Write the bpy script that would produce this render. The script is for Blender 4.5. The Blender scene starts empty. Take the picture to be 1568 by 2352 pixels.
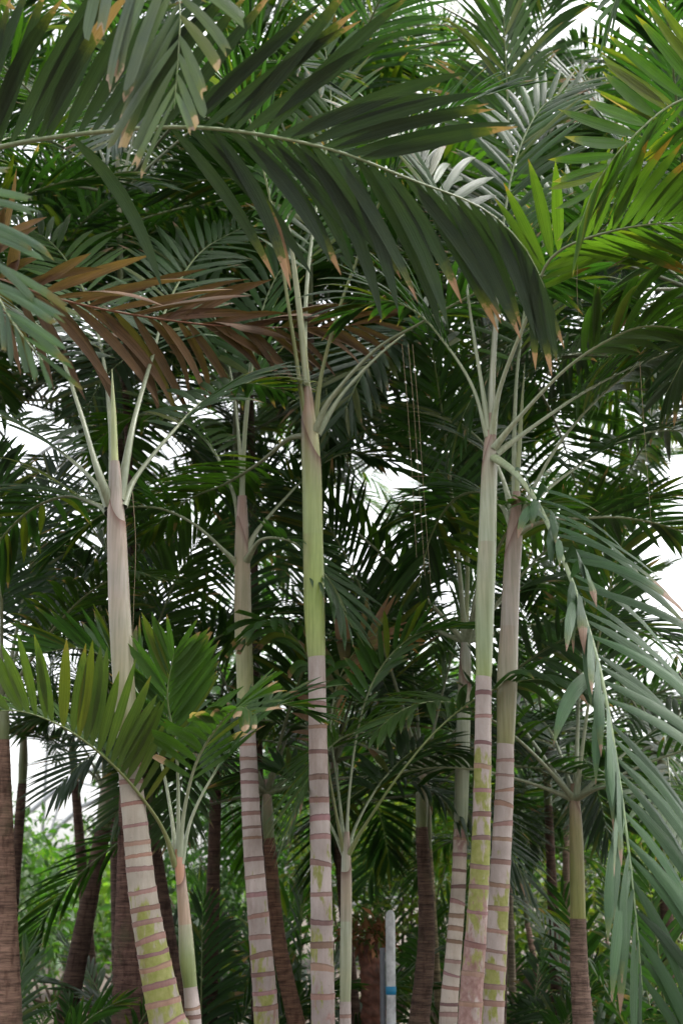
import bpy, math, random
import numpy as np
from mathutils import Matrix, Vector

# ------------------------------------------------------------------ camera, sky, sun, exposure
PITCH = math.radians(15.0); EYE = 1.6; LENS = 50.0
scene = bpy.context.scene
col = scene.collection
cam_d = bpy.data.cameras.new('camera'); cam = bpy.data.objects.new('camera', cam_d); col.objects.link(cam)
cam.location = (0, 0, EYE); cam.rotation_euler = (math.pi/2 + PITCH, 0, 0)
cam_d.sensor_fit = 'VERTICAL'; cam_d.sensor_height = 36.0; cam_d.sensor_width = 24.0; cam_d.lens = LENS
cam_d.clip_end = 500
cam_d.dof.use_dof = True; cam_d.dof.focus_distance = 7.2; cam_d.dof.aperture_fstop = 2.8
scene.camera = cam

SUN_EL, SUN_AZ = math.radians(58), math.radians(62)      # azimuth from +Y clockwise: high, ahead and to the right, behind thin cloud
w = bpy.data.worlds.new('World'); scene.world = w; w.use_nodes = True
nt = w.node_tree; bg = nt.nodes['Background']
sky = nt.nodes.new('ShaderNodeTexSky'); sky.sky_type = 'NISHITA'; sky.sun_disc = False
sky.sun_elevation = SUN_EL; sky.sun_rotation = SUN_AZ
sky.air_density = 1.0; sky.dust_density = 4.0; sky.ozone_density = 1.0
hs = nt.nodes.new('ShaderNodeHueSaturation'); hs.inputs['Saturation'].default_value = 0.15
nt.links.new(sky.outputs[0], hs.inputs['Color']); nt.links.new(hs.outputs[0], bg.inputs['Color'])
bg.inputs['Strength'].default_value = 0.15
sd = bpy.data.lights.new('sun', 'SUN'); sun = bpy.data.objects.new('sun', sd); col.objects.link(sun)
sd.energy = 1.0; sd.angle = math.radians(18); sd.color = (1.0, 0.965, 0.91)
sdir = Vector((math.sin(SUN_AZ)*math.cos(SUN_EL), math.cos(SUN_AZ)*math.cos(SUN_EL), math.sin(SUN_EL)))
sun.rotation_euler = sdir.to_track_quat('Z', 'Y').to_euler(); sun.location = (0, 0, 30)
scene.view_settings.view_transform = 'Standard'; scene.view_settings.look = 'None'
scene.view_settings.exposure = 1.95; scene.view_settings.gamma = 1.0
scene.view_settings.use_curve_mapping = False
scene.render.engine = 'CYCLES'
scene.cycles.max_bounces = 8; scene.cycles.transmission_bounces = 6; scene.cycles.transparent_max_bounces = 8

# ------------------------------------------------------------------ helpers
rng = np.random.default_rng(7)
T0 = LENS and 18.0/LENS
CP, SP = math.cos(PITCH), math.sin(PITCH)
def at(px, py, d):
    """pixel of a 1568 x 2352 view of the photograph -> point at depth y = d"""
    u = (px-784)/1176*T0; v = (1176-py)/1176*T0
    s = d/(CP - v*SP)
    return np.array([u*s, d, EYE + (SP + v*CP)*s])
def ppm(d):                       # metres for one such pixel at depth d
    return d/CP/1176*T0
def nrm(a):
    return a/np.maximum(np.linalg.norm(a, axis=-1, keepdims=True), 1e-9)
def spline(P, n, extra=None):
    """Catmull-Rom through P, resampled evenly by length; extra columns ride along"""
    P = np.asarray(P, float)
    Q = P if extra is None else np.hstack([P, np.asarray(extra, float).reshape(len(P), -1)])
    E = np.vstack([2*Q[0]-Q[1], Q, 2*Q[-1]-Q[-2]])
    out = []
    for i in range(1, len(E)-2):
        t = np.linspace(0, 1, 16, endpoint=False)[:, None]
        p0, p1, p2, p3 = E[i-1], E[i], E[i+1], E[i+2]
        out.append(.5*((2*p1)+(-p0+p2)*t+(2*p0-5*p1+4*p2-p3)*t*t+(-p0+3*p1-3*p2+p3)*t**3))
    out = np.vstack(out+[E[-2][None]])
    s = np.r_[0, np.cumsum(np.linalg.norm(np.diff(out[:, :3], axis=0), axis=1))]
    q = np.linspace(0, s[-1], n)
    return np.stack([np.interp(q, s, out[:, k]) for k in range(out.shape[1])], 1), s[-1]

def make_mesh(name, V, F, uv=None, colr=None, smooth=True, attrs=None):
    me = bpy.data.meshes.new(name)
    V = np.asarray(V, np.float32); F = np.asarray(F, np.int32); k = F.shape[1]
    me.vertices.add(len(V)); me.vertices.foreach_set('co', V.ravel())
    me.loops.add(F.size); me.polygons.add(len(F))
    me.loops.foreach_set('vertex_index', F.ravel())
    me.polygons.foreach_set('loop_start', np.arange(0, F.size, k, dtype=np.int32))
    if smooth: me.polygons.foreach_set('use_smooth', np.ones(len(F), bool))
    me.update(calc_edges=True)
    if uv is not None:
        l = me.uv_layers.new(name='UVMap'); l.data.foreach_set('uv', np.asarray(uv, np.float32)[F.ravel()].ravel())
    if colr is not None:
        a = me.color_attributes.new('col', 'FLOAT_COLOR', 'POINT')
        c = np.ones((len(V), 4), np.float32); c[:, :3] = colr; a.data.foreach_set('color', c.ravel())
    for nm, arr in (attrs or {}).items():
        a = me.color_attributes.new(nm, 'FLOAT_COLOR', 'POINT')
        arr = np.asarray(arr); c = np.ones((len(V), 4), np.float32); c[:, :arr.shape[1]] = arr; a.data.foreach_set('color', c.ravel())
    return me
def link(name, me, mat, parent=None):
    o = bpy.data.objects.new(name, me); col.objects.link(o)
    if mat is not None and not me.materials: me.materials.append(mat)
    if parent is not None:
        o.parent = parent
        if parent.type == 'EMPTY': o.matrix_parent_inverse = Matrix.Translation(-parent.location)
    return o
def thing(name, label, cat, loc, group=None):
    o = bpy.data.objects.new(name, None); col.objects.link(o); o.empty_display_size = .2
    o.location = Vector([float(c) for c in loc]); o['label'] = label; o['category'] = cat
    if group: o['group'] = group
    return o
def tube(C, R, sides=12, flat=None, nref=None, close=False):
    """rings of verts round the line C (n,3) with radii R (n,); returns V, F, ring index fraction u, ring no"""
    C = np.asarray(C); n = len(C)
    T = nrm(np.gradient(C, axis=0))
    ref = np.array([0, -1., 0]) if nref is None else np.asarray(nref)
    if ref.ndim == 1: ref = np.repeat(ref[None], n, 0)
    B = nrm(np.cross(T, ref)); N = np.cross(B, T)
    a = np.linspace(0, 2*math.pi, sides, endpoint=False)
    fl = 1.0 if flat is None else flat
    R = np.asarray(R).reshape(n, 1, 1)
    V = C[:, None] + R*(np.cos(a)[None, :, None]*B[:, None]+fl*np.sin(a)[None, :, None]*N[:, None])
    i = np.arange(n-1)[:, None]*sides; j = np.arange(sides)[None]; j2 = (j+1) % sides
    F = np.stack([i+j, i+j2, i+sides+j2, i+sides+j], -1).reshape(-1, 4)
    V = V.reshape(-1, 3)
    return V, F, np.tile(a/(2*math.pi), n), np.repeat(np.arange(n), sides)

# ------------------------------------------------------------------ materials
def new_mat(name):
    m = bpy.data.materials.new(name); m.use_nodes = True
    n = m.node_tree; n.nodes.clear(); return m, n, n.nodes, n.links
def attr(n, name):
    a = n.nodes.new('ShaderNodeAttribute'); a.attribute_name = name; return a
def mixc(n, a, b, f, mode='MIX'):
    x = n.nodes.new('ShaderNodeMix'); x.data_type = 'RGBA'; x.blend_type = mode
    for k, v in (('A', a), ('B', b)):
        s = [i for i in x.inputs if i.name == k and i.type == 'RGBA'][0]
        if isinstance(v, tuple): s.default_value = (*v, 1)
        else: n.links.new(v, s)
    s = x.inputs[0]
    if isinstance(f, (int, float)): s.default_value = f
    else: n.links.new(f, s)
    return [o for o in x.outputs if o.type == 'RGBA'][0]
def math_(n, op, a, b=None, c=None, clamp=False):
    x = n.nodes.new('ShaderNodeMath'); x.operation = op; x.use_clamp = clamp
    for i, v in enumerate((a, b, c)):
        if v is None: continue
        if isinstance(v, (int, float)): x.inputs[i].default_value = v
        else: n.links.new(v, x.inputs[i])
    return x.outputs[0]
def ramp(n, f, a, b):                       # smooth 0..1 between a and b
    x = n.nodes.new('ShaderNodeMapRange'); x.inputs['From Min'].default_value = a; x.inputs['From Max'].default_value = b
    n.links.new(f, x.inputs['Value']); return x.outputs[0]
def noise(n, vec, scale, detail=3, rough=.55, sc=(1, 1, 1)):
    mp = n.nodes.new('ShaderNodeMapping'); mp.inputs['Scale'].default_value = sc; n.links.new(vec, mp.inputs['Vector'])
    x = n.nodes.new('ShaderNodeTexNoise'); x.inputs['Scale'].default_value = scale; x.inputs['Detail'].default_value = detail
    x.inputs['Roughness'].default_value = rough; n.links.new(mp.outputs[0], x.inputs['Vector']); return x.outputs['Fac']

def leaf_material(name, rough=.42, trans=.36, spec=.4):
    m, n, N, L = new_mat(name)
    c = attr(n, 'col').outputs['Color']
    uv = N.new('ShaderNodeUVMap').outputs['UV']
    pos = N.new('ShaderNodeNewGeometry')
    st = noise(n, uv, 1.0, 2, .6, (14, .8, 1))
    bl = noise(n, pos.outputs['Position'], 9.0, 3, .6)
    f1 = ramp(n, st, .25, .75); f2 = ramp(n, bl, .3, .75)
    c1 = mixc(n, c, mixc(n, c, (.50, .54, .46), 1.0, 'MULTIPLY'), f1)
    c2 = mixc(n, c1, mixc(n, c1, (1.35, 1.22, .95), 1.0, 'MULTIPLY'), f2)
    # withered tip with a ragged edge: colour in tip.rgb, signed distance in tip.a
    tp = attr(n, 'tip'); ta = math_(n, 'ADD', tp.outputs['Alpha'], math_(n, 'MULTIPLY_ADD', noise(n, pos.outputs['Position'], 55, 3, .6), .16, -.08))
    ty = ramp(n, ta, .36, .52); tf = ramp(n, ta, .485, .515)
    c2 = mixc(n, c2, mixc(n, c2, (.17, .18, .035), .6), ty)
    c2 = mixc(n, c2, mixc(n, tp.outputs['Color'], mixc(n, tp.outputs['Color'], (.55, .5, .45), 1.0, 'MULTIPLY'), f1), tf)
    # scattered pale flecks, as on old leaflets
    fl = ramp(n, noise(n, pos.outputs['Position'], 120.0, 1, .5), .72, .80)
    c2 = mixc(n, c2, mixc(n, c2, (1.7, 1.6, 1.1), 1.0, 'MULTIPLY'), math_(n, 'MULTIPLY', fl, .5))
    # the underside is duller and greyer
    c3 = mixc(n, c2, mixc(n, c2, (.045, .055, .04), .30), pos.outputs['Backfacing'])
    b = N.new('ShaderNodeBsdfPrincipled'); L.new(c3, b.inputs['Base Color'])
    b.inputs['Roughness'].default_value = rough; b.inputs['Specular IOR Level'].default_value = spec
    bm = N.new('ShaderNodeBump'); bm.inputs['Strength'].default_value = .7; bm.inputs['Distance'].default_value = .006
    L.new(noise(n, uv, 1.0, 2, .6, (18, .3, 1)), bm.inputs['Height']); L.new(bm.outputs[0], b.inputs['Normal'])
    t = N.new('ShaderNodeBsdfTranslucent'); L.new(mixc(n, c2, (1.6, 2.0, .6), 1.0, 'MULTIPLY'), t.inputs['Color'])
    mx = N.new('ShaderNodeMixShader'); mx.inputs[0].default_value = trans
    L.new(b.outputs[0], mx.inputs[1]); L.new(t.outputs[0], mx.inputs[2])
    o = N.new('ShaderNodeOutputMaterial'); L.new(mx.outputs[0], o.inputs['Surface'])
    return m
def bark_material(name, rough=.65):
    """col = ground colour of the stem; amt.r = how much wax has worn to green, amt.g = how much russet bark"""
    m, n, N, L = new_mat(name)
    c = attr(n, 'col').outputs['Color']; am = N.new('ShaderNodeSeparateColor'); L.new(attr(n, 'amt').outputs['Color'], am.inputs[0])
    g = N.new('ShaderNodeNewGeometry').outputs['Position']
    base = mixc(n, c, mixc(n, c, (.74, .70, .66), 1.0, 'MULTIPLY'), ramp(n, noise(n, g, 10, 5, .65, (1, 1, .45)), .3, .72))
    base = mixc(n, base, mixc(n, base, (1.12, 1.1, 1.12), 1.0, 'MULTIPLY'), ramp(n, noise(n, g, 60, 3, .6, (1, 1, .08)), .45, .75))
    n1 = noise(n, g, 14, 4, .62, (1, 1, .35)); n2 = noise(n, g, 17, 6, .72, (1, 1, .45))
    gm = ramp(n, math_(n, 'ADD', n1, math_(n, 'MULTIPLY_ADD', am.outputs[0], .55, -.55)), .375, .45)
    rm = ramp(n, math_(n, 'ADD', n2, math_(n, 'MULTIPLY_ADD', am.outputs[1], .55, -.55)), .345, .43)
    green = mixc(n, (.19, .205, .045), (.27, .265, .095), ramp(n, noise(n, g, 30, 3), .35, .7))
    russ = mixc(n, (.22, .125, .11), (.32, .215, .19), ramp(n, noise(n, g, 40, 4), .35, .7))
    base = mixc(n, base, green, gm); base = mixc(n, base, russ, rm)
    sp = ramp(n, noise(n, g, 130, 2, .5), .70, .76)
    base = mixc(n, base, (.12, .07, .06), math_(n, 'MULTIPLY', sp, .6))
    dirt = ramp(n, noise(n, g, 5, 6, .75, (1, 1, .25)), .5, .72)
    base = mixc(n, base, mixc(n, base, (.62, .52, .48), 1.0, 'MULTIPLY'), math_(n, 'MULTIPLY', dirt, .8))
    b = N.new('ShaderNodeBsdfPrincipled'); L.new(base, b.inputs['Base Color']); b.inputs['Roughness'].default_value = rough
    b.inputs['Specular IOR Level'].default_value = .3
    bm = N.new('ShaderNodeBump'); bm.inputs['Strength'].default_value = .4; bm.inputs['Distance'].default_value = .006
    L.new(noise(n, g, 55, 5, .65, (1, 1, .6)), bm.inputs['Height']); L.new(bm.outputs[0], b.inputs['Normal'])
    o = N.new('ShaderNodeOutputMaterial'); L.new(b.outputs[0], o.inputs['Surface']); return m
def stalk_material(name, rough=.38, spec=.4):
    m, n, N, L = new_mat(name)
    c = attr(n, 'col').outputs['Color']; g = N.new('ShaderNodeNewGeometry').outputs['Position']
    b1 = mixc(n, c, mixc(n, c, (.70, .72, .62), 1.0, 'MULTIPLY'), ramp(n, noise(n, g, 70, 3, .6, (1, 1, .05)), .35, .7))
    b1 = mixc(n, b1, mixc(n, b1, (1.15, 1.08, 1.05), 1.0, 'MULTIPLY'), ramp(n, noise(n, g, 6, 4, .6), .4, .7))
    sp = ramp(n, noise(n, g, 45, 5, .7, (1, 1, .5)), .68, .76)
    b1 = mixc(n, b1, (.16, .10, .06), math_(n, 'MULTIPLY', sp, .45))
    b = N.new('ShaderNodeBsdfPrincipled'); L.new(b1, b.inputs['Base Color']); b.inputs['Roughness'].default_value = rough
    b.inputs['Specular IOR Level'].default_value = spec
    bm = N.new('ShaderNodeBump'); bm.inputs['Strength'].default_value = .2; bm.inputs['Distance'].default_value = .004
    L.new(noise(n, g, 90, 3, .6, (1, 1, .08)), bm.inputs['Height']); L.new(bm.outputs[0], b.inputs['Normal'])
    o = N.new('ShaderNodeOutputMaterial'); L.new(b.outputs[0], o.inputs['Surface']); return m
def plain(name, c, rough=.6, var=.3, scale=8, metal=0):
    m, n, N, L = new_mat(name); g = N.new('ShaderNodeNewGeometry').outputs['Position']
    k = tuple(x*(1-var) for x in c)
    b = N.new('ShaderNodeBsdfPrincipled'); L.new(mixc(n, c, k, ramp(n, noise(n, g, scale, 5, .65), .3, .7)), b.inputs['Base Color'])
    b.inputs['Roughness'].default_value = rough; b.inputs['Metallic'].default_value = metal
    bm = N.new('ShaderNodeBump'); bm.inputs['Strength'].default_value = .3; bm.inputs['Distance'].default_value = .02
    L.new(noise(n, g, scale*3, 5, .7), bm.inputs['Height']); L.new(bm.outputs[0], b.inputs['Normal'])
    o = N.new('ShaderNodeOutputMaterial'); L.new(b.outputs[0], o.inputs['Surface']); return m
M_LEAF = leaf_material('palm_leaf', .42, .34); M_THICK = leaf_material('thick_palm_leaf', .46, .10, .28); M_DRY = leaf_material('dry_palm_leaf', .75, .10, .2)
M_BROAD = leaf_material('shrub_leaf', .4, .4)
def scored_material(name):
    m, n, N, L = new_mat(name)
    c = attr(n, 'col').outputs['Color']; g = N.new('ShaderNodeNewGeometry').outputs['Position']
    h1 = noise(n, g, 1.0, 5, .7, (7, 7, 85)); h2 = noise(n, g, 1.0, 3, .6, (30, 30, 9)); h3 = noise(n, g, 4.0, 4, .6)
    b1 = mixc(n, mixc(n, c, (.42, .36, .36), 1.0, 'MULTIPLY'), mixc(n, c, (1.55, 1.35, 1.25), 1.0, 'MULTIPLY'), ramp(n, h1, .34, .66))
    b1 = mixc(n, b1, mixc(n, b1, (.55, .5, .5), 1.0, 'MULTIPLY'), ramp(n, h2, .5, .7))
    b1 = mixc(n, b1, (.085, .085, .045), math_(n, 'MULTIPLY', ramp(n, h3, .55, .7), .5))
    b = N.new('ShaderNodeBsdfPrincipled'); L.new(b1, b.inputs['Base Color']); b.inputs['Roughness'].default_value = .85; b.inputs['Specular IOR Level'].default_value = .2
    bm = N.new('ShaderNodeBump'); bm.inputs['Strength'].default_value = .9; bm.inputs['Distance'].default_value = .012
    L.new(h1, bm.inputs['Height']); L.new(bm.outputs[0], b.inputs['Normal'])
    o = N.new('ShaderNodeOutputMaterial'); L.new(b.outputs[0], o.inputs['Surface']); return m
M_SCORED = scored_material('scored_bark')
M_BARK = bark_material('palm_bark'); M_STALK = stalk_material('palm_stalk'); M_SCAR = bark_material('leaf_scar_bark', .8)

# ------------------------------------------------------------------ palm parts
K = 8                                            # stations along one leaflet
def leaflet_faces(m, k=K):
    i = np.arange(m)[:, None, None]*k*3; s = np.arange(k-1)[None, :, None]*3
    q = np.array([[0, 1, 4, 3], [1, 2, 5, 4]])
    return (i[..., None]+s[..., None]+q[None, None]).reshape(-1, 4)
LF1 = leaflet_faces(1)
WP = {'point': ([0, .08, .2, .45, .72, .9, 1], [.22, .55, .85, 1, .78, .38, .03]),
      'trunc': ([0, .08, .25, .6, .85, 1], [.22, .50, .80, 1, .97, .74]),
      'slim': ([0, .08, .2, .45, .72, .9, 1], [.3, .6, .9, 1, .7, .32, .03])}
GREEN = (.037, .094, .025); BLUE = (.044, .092, .056); YELLOW = (.082, .138, .022); MID = (.054, .122, .022)
DARK = (.026, .067, .020); BROWN = (.20, .085, .045); PINK = (.52, .25, .16); STRAW = (.42, .31, .17)
PALE = (.30, .335, .235); OLIVE = (.19, .21, .085); GREY = (.33, .33, .28)

def leaflets(C, S0, t0, n, L, W, r):
    """geometry of the leaflets of one frond: C (m,3) rachis line. Returns V (q,K,3,3), UV, COL"""
    g = np.random.default_rng(r['seed'])
    m = len(C); T = nrm(np.gradient(C, axis=0))
    s = (np.arange(n)+.5)/n
    ss, tt = [], []
    sides = []
    for sg in (1, -1):
        keep = g.random(n) > r.get('gaps', .03)
        rg = r.get('range', {}).get(sg, (0, 1))
        keep &= (s >= rg[0]) & (s <= rg[1])
        if sg in r.get('sparse', {}): keep &= (s > r['sparse'][sg][0]) | (g.random(n) < r['sparse'][sg][1])
        si = np.clip(s+g.normal(0, .16/n, n)+(.22/n if sg > 0 else -.22/n), .001, .999)[keep]
        ss.append(si); sides.append(np.full(len(si), sg))
    s = np.concatenate(ss); sg = np.concatenate(sides)[:, None]; q = len(s)
    t = t0+(1-t0)*s
    idx = t*(m-1)
    P = np.stack([np.interp(idx, np.arange(m), C[:, k]) for k in range(3)], 1)
    Tt = nrm(np.stack([np.interp(idx, np.arange(m), T[:, k]) for k in range(3)], 1))
    S = nrm(S0[None]-(Tt@S0)[:, None]*Tt); N = np.cross(S, Tt)
    r0, r1 = r['roll']; ro = np.radians(r0+(r1-r0)*t)[:, None]
    S, N = np.cos(ro)*S+np.sin(ro)*N, np.cos(ro)*N-np.sin(ro)*S
    a0, a1 = r['ang']; a = np.radians(a0+(a1-a0)*s**1.1+g.normal(0, r.get('mess', 3.5), q))[:, None]
    v0, v1 = r['vee']; v = np.radians(v0+(v1-v0)*s+g.normal(0, r.get('mess', 3.5)*1.6, q))[:, None]
    d0 = nrm(np.cos(a)*Tt+np.sin(a)*(sg*S*np.cos(v)+N*np.sin(v)))
    ln = L*np.interp(s, [0, .12, .42, .78, 1], r.get('prof', [.62, .86, 1, .78, .42]))*(1+g.normal(0, .06, q))
    if 'lside' in r: ln = ln*np.where(sg[:, 0] > 0, r['lside'][0], r['lside'][1])
    k = np.linspace(0, 1, K)[None, :, None]
    dr = (r['droop']*(1+g.normal(0, .25, q)))[:, None, None]*(ln/L)[:, None, None]
    if 'dside' in r: dr = dr*np.where(sg > 0, r['dside'][0], r['dside'][1])[:, :, None]
    side = g.normal(0, r.get('curl', .10), q)[:, None, None]
    bend = dr*k**1.4*np.array([0, 0, -1.])[None, None]+side*k**1.5*Tt[:, None]
    D = nrm(d0[:, None]+bend)
    step = (ln/(K-1))[:, None, None]
    X = P[:, None]+np.concatenate([np.zeros((q, 1, 3)), np.cumsum(.5*(D[:, 1:]+D[:, :-1])*step, axis=1)], 1)
    wa = sg*Tt; wa = np.repeat(wa[:, None], K, 1); wa = nrm(wa-(wa*D).sum(-1, keepdims=True)*D)
    nb = np.cross(D, wa)
    tw = np.radians(g.normal(r.get('twist', 0), 10, q))[:, None, None]*sg[:, :, None]*(0.4+.6*k)
    wa, nb = np.cos(tw)*wa+np.sin(tw)*nb, np.cos(tw)*nb-np.sin(tw)*wa
    kind = r.get('kind', 'point'); xs, ys = WP[kind]
    hw = .5*W*np.interp(k[0, :, 0], xs, ys)[None]*np.interp(s, [0, .15, .8, 1], [.6, 1, .95, .6])[:, None]*(1+g.normal(0, .08, q))[:, None]
    fold = r.get('fold', .35)
    V = np.empty((q, K, 3, 3))
    V[:, :, 0] = X-wa*hw[..., None]; V[:, :, 2] = X+wa*hw[..., None]
    V[:, :, 1] = X+nb*(fold*hw)[..., None]
    if kind == 'trunc':                          # torn, uneven ends
        for e in range(3): V[:, -1, e] += D[:, -1]*(ln*g.normal(0, .05, q))[:, None]
    UV = np.zeros((q, K, 3, 2)); UV[..., 0] = np.array([0, .5, 1.])+(g.random(q)*40)[:, None, None]; UV[..., 1] = np.linspace(0, 1, K)[None, :, None]+(g.random(q)*9)[:, None, None]
    base = np.array(r['col'])[None]*np.clip(1+g.normal(0, r.get('var', .16), q), .4, 1.9)[:, None]
    if 'col2' in r: base = base*(1-s[:, None])+np.array(r['col2'])[None]*s[:, None]*(1+g.normal(0, .1, q))[:, None]
    if 'cside' in r:
        lo = (sg[:, 0] < 0); base[lo] = np.array(r['cside'])[None]*(1+g.normal(0, .2, lo.sum()))[:, None]
    ye = g.random(q) < r.get('yellowing', .06)
    base[ye] = base[ye]*.5+np.array([.16, .17, .02])*.5
    CO = np.repeat(np.repeat(base[:, None, None], K, 1), 3, 2)
    ts, amt = r.get('tip', (.94, .5))             # where the withered tip starts, share of leaflets
    st = np.where(g.random(q) < amt, ts+g.normal(0, .05, q)-.2*(g.random(q) < .05), 1.2)[:, None]
    TI = np.ones((q, K, 3, 4)); TI[..., :3] = np.array(r.get('tipcol', (.34, .205, .14)))*(1+g.normal(0, .12, q))[:, None, None, None]
    TI[..., 3] = np.clip(k[0, :, 0][None]-st+.5, 0, 1)[..., None]
    CO[:, :, 1] *= 1.12
    return V, UV, np.clip(CO, .004, .8), TI

class Palm:
    def __init__(s, label, d, path, shaft, name='palm_tree', group=None, near=True, cs_cols=None, ring=.17, amt=None,
                 tcol=(.405, .35, .325), scar=(.275, .175, .155), sides=22, rough_rings=False, limit=290, tlow=None, sh=1.0, cat='palm tree', hide_scar=False):
        s.limit = limit; s.count = 0; s.near = near; s.d = d
        P = [at(x, y, d if len(r) == 0 else r[0]) for (x, y, wd, *r) in path]
        R = [wd*.5*ppm(d if len(r) == 0 else r[0]) for (x, y, wd, *r) in path]
        if P[0][2] > 0:                          # carry the stem on down to the ground
            dv = nrm(P[0]-P[1]); dv = nrm(dv*np.array([.7, .7, 1])); k = P[0][2]/max(-dv[2], .3)
            n_ = max(1, int(k/.5))
            for j in range(1, n_+1):
                P.insert(0, P[0]+dv*k/n_*np.array([.9**j, 1, 1])); R.insert(0, R[0]*1.03)
            P[0][2] = -.06; R[0] *= 1.12
        s.base = np.array([P[0][0], P[0][1], 0.])
        s.root = thing(name, label, cat, s.base, group)
        Q, Ln = spline(P, max(40, int(Spl(P)/.02)), R)
        g = np.random.default_rng(int(abs(P[0][0]*1000+d*77))+5)
        # ---- stem: smooth swelling between leaf scars
        cuts = [Ln-.015]
        while cuts[-1] > .05: cuts.append(cuts[-1]-ring*g.uniform(.72, 1.28)*np.interp(cuts[-1]/Ln, [0, .5, 1], [1.18, 1.08, .98]))
        cuts = np.array(cuts[:-1])[::-1]
        cuts = cuts[cuts < Ln-.06] if len(cuts) > 1 else cuts
        L_ = np.linspace(0, Ln, len(Q))
        C = Q[:, :3]; rad = Q[:, 3].copy()
        dist = np.min(np.abs(L_[:, None]-cuts[None]), 1)
        if rough_rings: rad = rad*(1+.045*np.exp(-(dist/.010)**2)+.012*g.normal(0, 1, len(rad)))
        else: rad = rad*(1+.025*np.exp(-(dist/.03)**2))
        V, F, u, ri = tube(C, rad, sides)
        fr = (L_/Ln)[ri]
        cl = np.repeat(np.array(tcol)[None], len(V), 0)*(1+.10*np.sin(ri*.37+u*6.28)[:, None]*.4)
        lo = np.array(tlow if tlow is not None else np.array(tcol)*np.array([.52, .46, .47])); ff = np.clip(1-fr/.62, 0, 1)[:, None]  # purple-grey lower stem, darkened further: shade near the base put into the colour
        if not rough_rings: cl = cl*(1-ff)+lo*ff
        if rough_rings: cl = cl*(1-.35*np.exp(-(np.min(np.abs(L_[ri][:, None]-cuts[None]+.016), 1)/.010)**2))[:, None]
        tone = np.interp(L_[ri], np.linspace(0, Ln, 30), g.normal(1, .08, 30)); cl *= tone[:, None]
        am = np.zeros((len(V), 3))
        ga, ra = amt or ([(0, .3), (.6, .8), (1, 0)], [(0, .9), (.4, .5), (1, .1)])
        am[:, 0] = np.interp(fr, *zip(*ga)); am[:, 1] = np.interp(fr, *zip(*ra))
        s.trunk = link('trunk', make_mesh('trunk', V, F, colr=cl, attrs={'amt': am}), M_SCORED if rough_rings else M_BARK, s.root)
        T = nrm(np.gradient(C, axis=0))
        if not rough_rings and not hide_scar:
            for c in cuts:                       # each leaf scar is a raised band with a torn upper lip
                i = int(np.clip(np.searchsorted(L_, c), 1, len(L_)-2)); r = rad[i]
                h = sh*r*g.uniform(.38, .66)*(.6+.4*min(1, .05/r)); n = 24
                a = np.linspace(0, 2*math.pi, n, endpoint=False)
                B = nrm(np.cross(T[i], [0, -1, 0])); N = np.cross(B, T[i])
                tilt = g.normal(0, .10)*np.cos(a-g.uniform(0, 6.28))*r + g.normal(0, .012, n)*r*1.2
                peak = g.random() < .35
                if peak: tilt = tilt+np.maximum(0, 1-np.abs(((a-g.uniform(3.9, 5.5)+math.pi) % (2*math.pi))-math.pi)/.28)*r*.22
                rows = [(-.5*h, 1.000), (-.36*h, 1.028), (.18*h, 1.022), (.40*h, 1.045), (.5*h, 1.000)]
                VV = [];
                for hh, k in rows:
                    VV.append(C[i]+T[i]*(hh+tilt*(1 if hh > 0 else .55))[:, None]+(r*k)*(np.cos(a)[:, None]*B+np.sin(a)[:, None]*N))
                nn = len(rows); ii = np.arange(nn-1)[:, None]*n; jj = np.arange(n)[None]
                FF = np.stack([ii+jj, ii+(jj+1) % n, ii+n+(jj+1) % n, ii+n+jj], -1).reshape(-1, 4)
                sc = np.array(scar)*g.uniform(.7, 1.3)*np.array([1, g.uniform(.9, 1.1), g.uniform(.85, 1.1)])
                cc = np.repeat(sc[None], nn*n, 0); cc[3*n:] *= .55; cc[:n] *= 1.12
                aa = np.zeros((nn*n, 3)); aa[:, 1] = .25
                link('leaf_scar', make_mesh('leaf_scar', np.vstack(VV), FF, colr=cc, attrs={'amt': aa}), M_SCAR, s.trunk)
        # ---- crownshaft
        P2 = [at(x, y, d if len(r) == 0 else r[0]) for (x, y, wd, *r) in shaft]; R2 = [wd*.5*ppm(d) for (x, y, wd, *r) in shaft]
        Q2, L2 = spline([Q[-1, :3]-T[-1]*.01]+P2, max(24, int(Spl(P2)/.03)), [R2[0]*.98]+R2)
        V, F, u, ri = tube(Q2[:, :3], Q2[:, 3], sides)
        fr = ri/(len(Q2)-1)
        cc = cs_cols or [(0, (.27, .32, .10)), (.5, (.28, .34, .15)), (.85, (.36, .34, .25)), (1, (.34, .28, .24))]
        cl = np.stack([np.interp(fr, [c[0] for c in cc], [c[1][k] for c in cc]) for k in range(3)], 1)
        sh = g.uniform(0, 6.28)
        seam = np.clip((np.cos(u*6.28-sh)*.5+.5)-(1.15-fr*1.1), 0, 1)[:, None]       # old sheath edge browning near the top
        cl = cl*(1-seam*.9)+np.array([.30, .19, .15])*seam*.9
        s.shaft = link('crownshaft', make_mesh('crownshaft', V, F, colr=cl), M_STALK, s.root)
        s.top = Q2[-1, :3]; s.axis = nrm(Q2[-1, :3]-Q2[-4, :3]); s.topr = Q2[-1, 3]
        if len(Q2) > 14 and near:                # the outermost sheath: its slanting upper rim stands proud
            s.rim(Q2, sides, g, cl)
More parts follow.
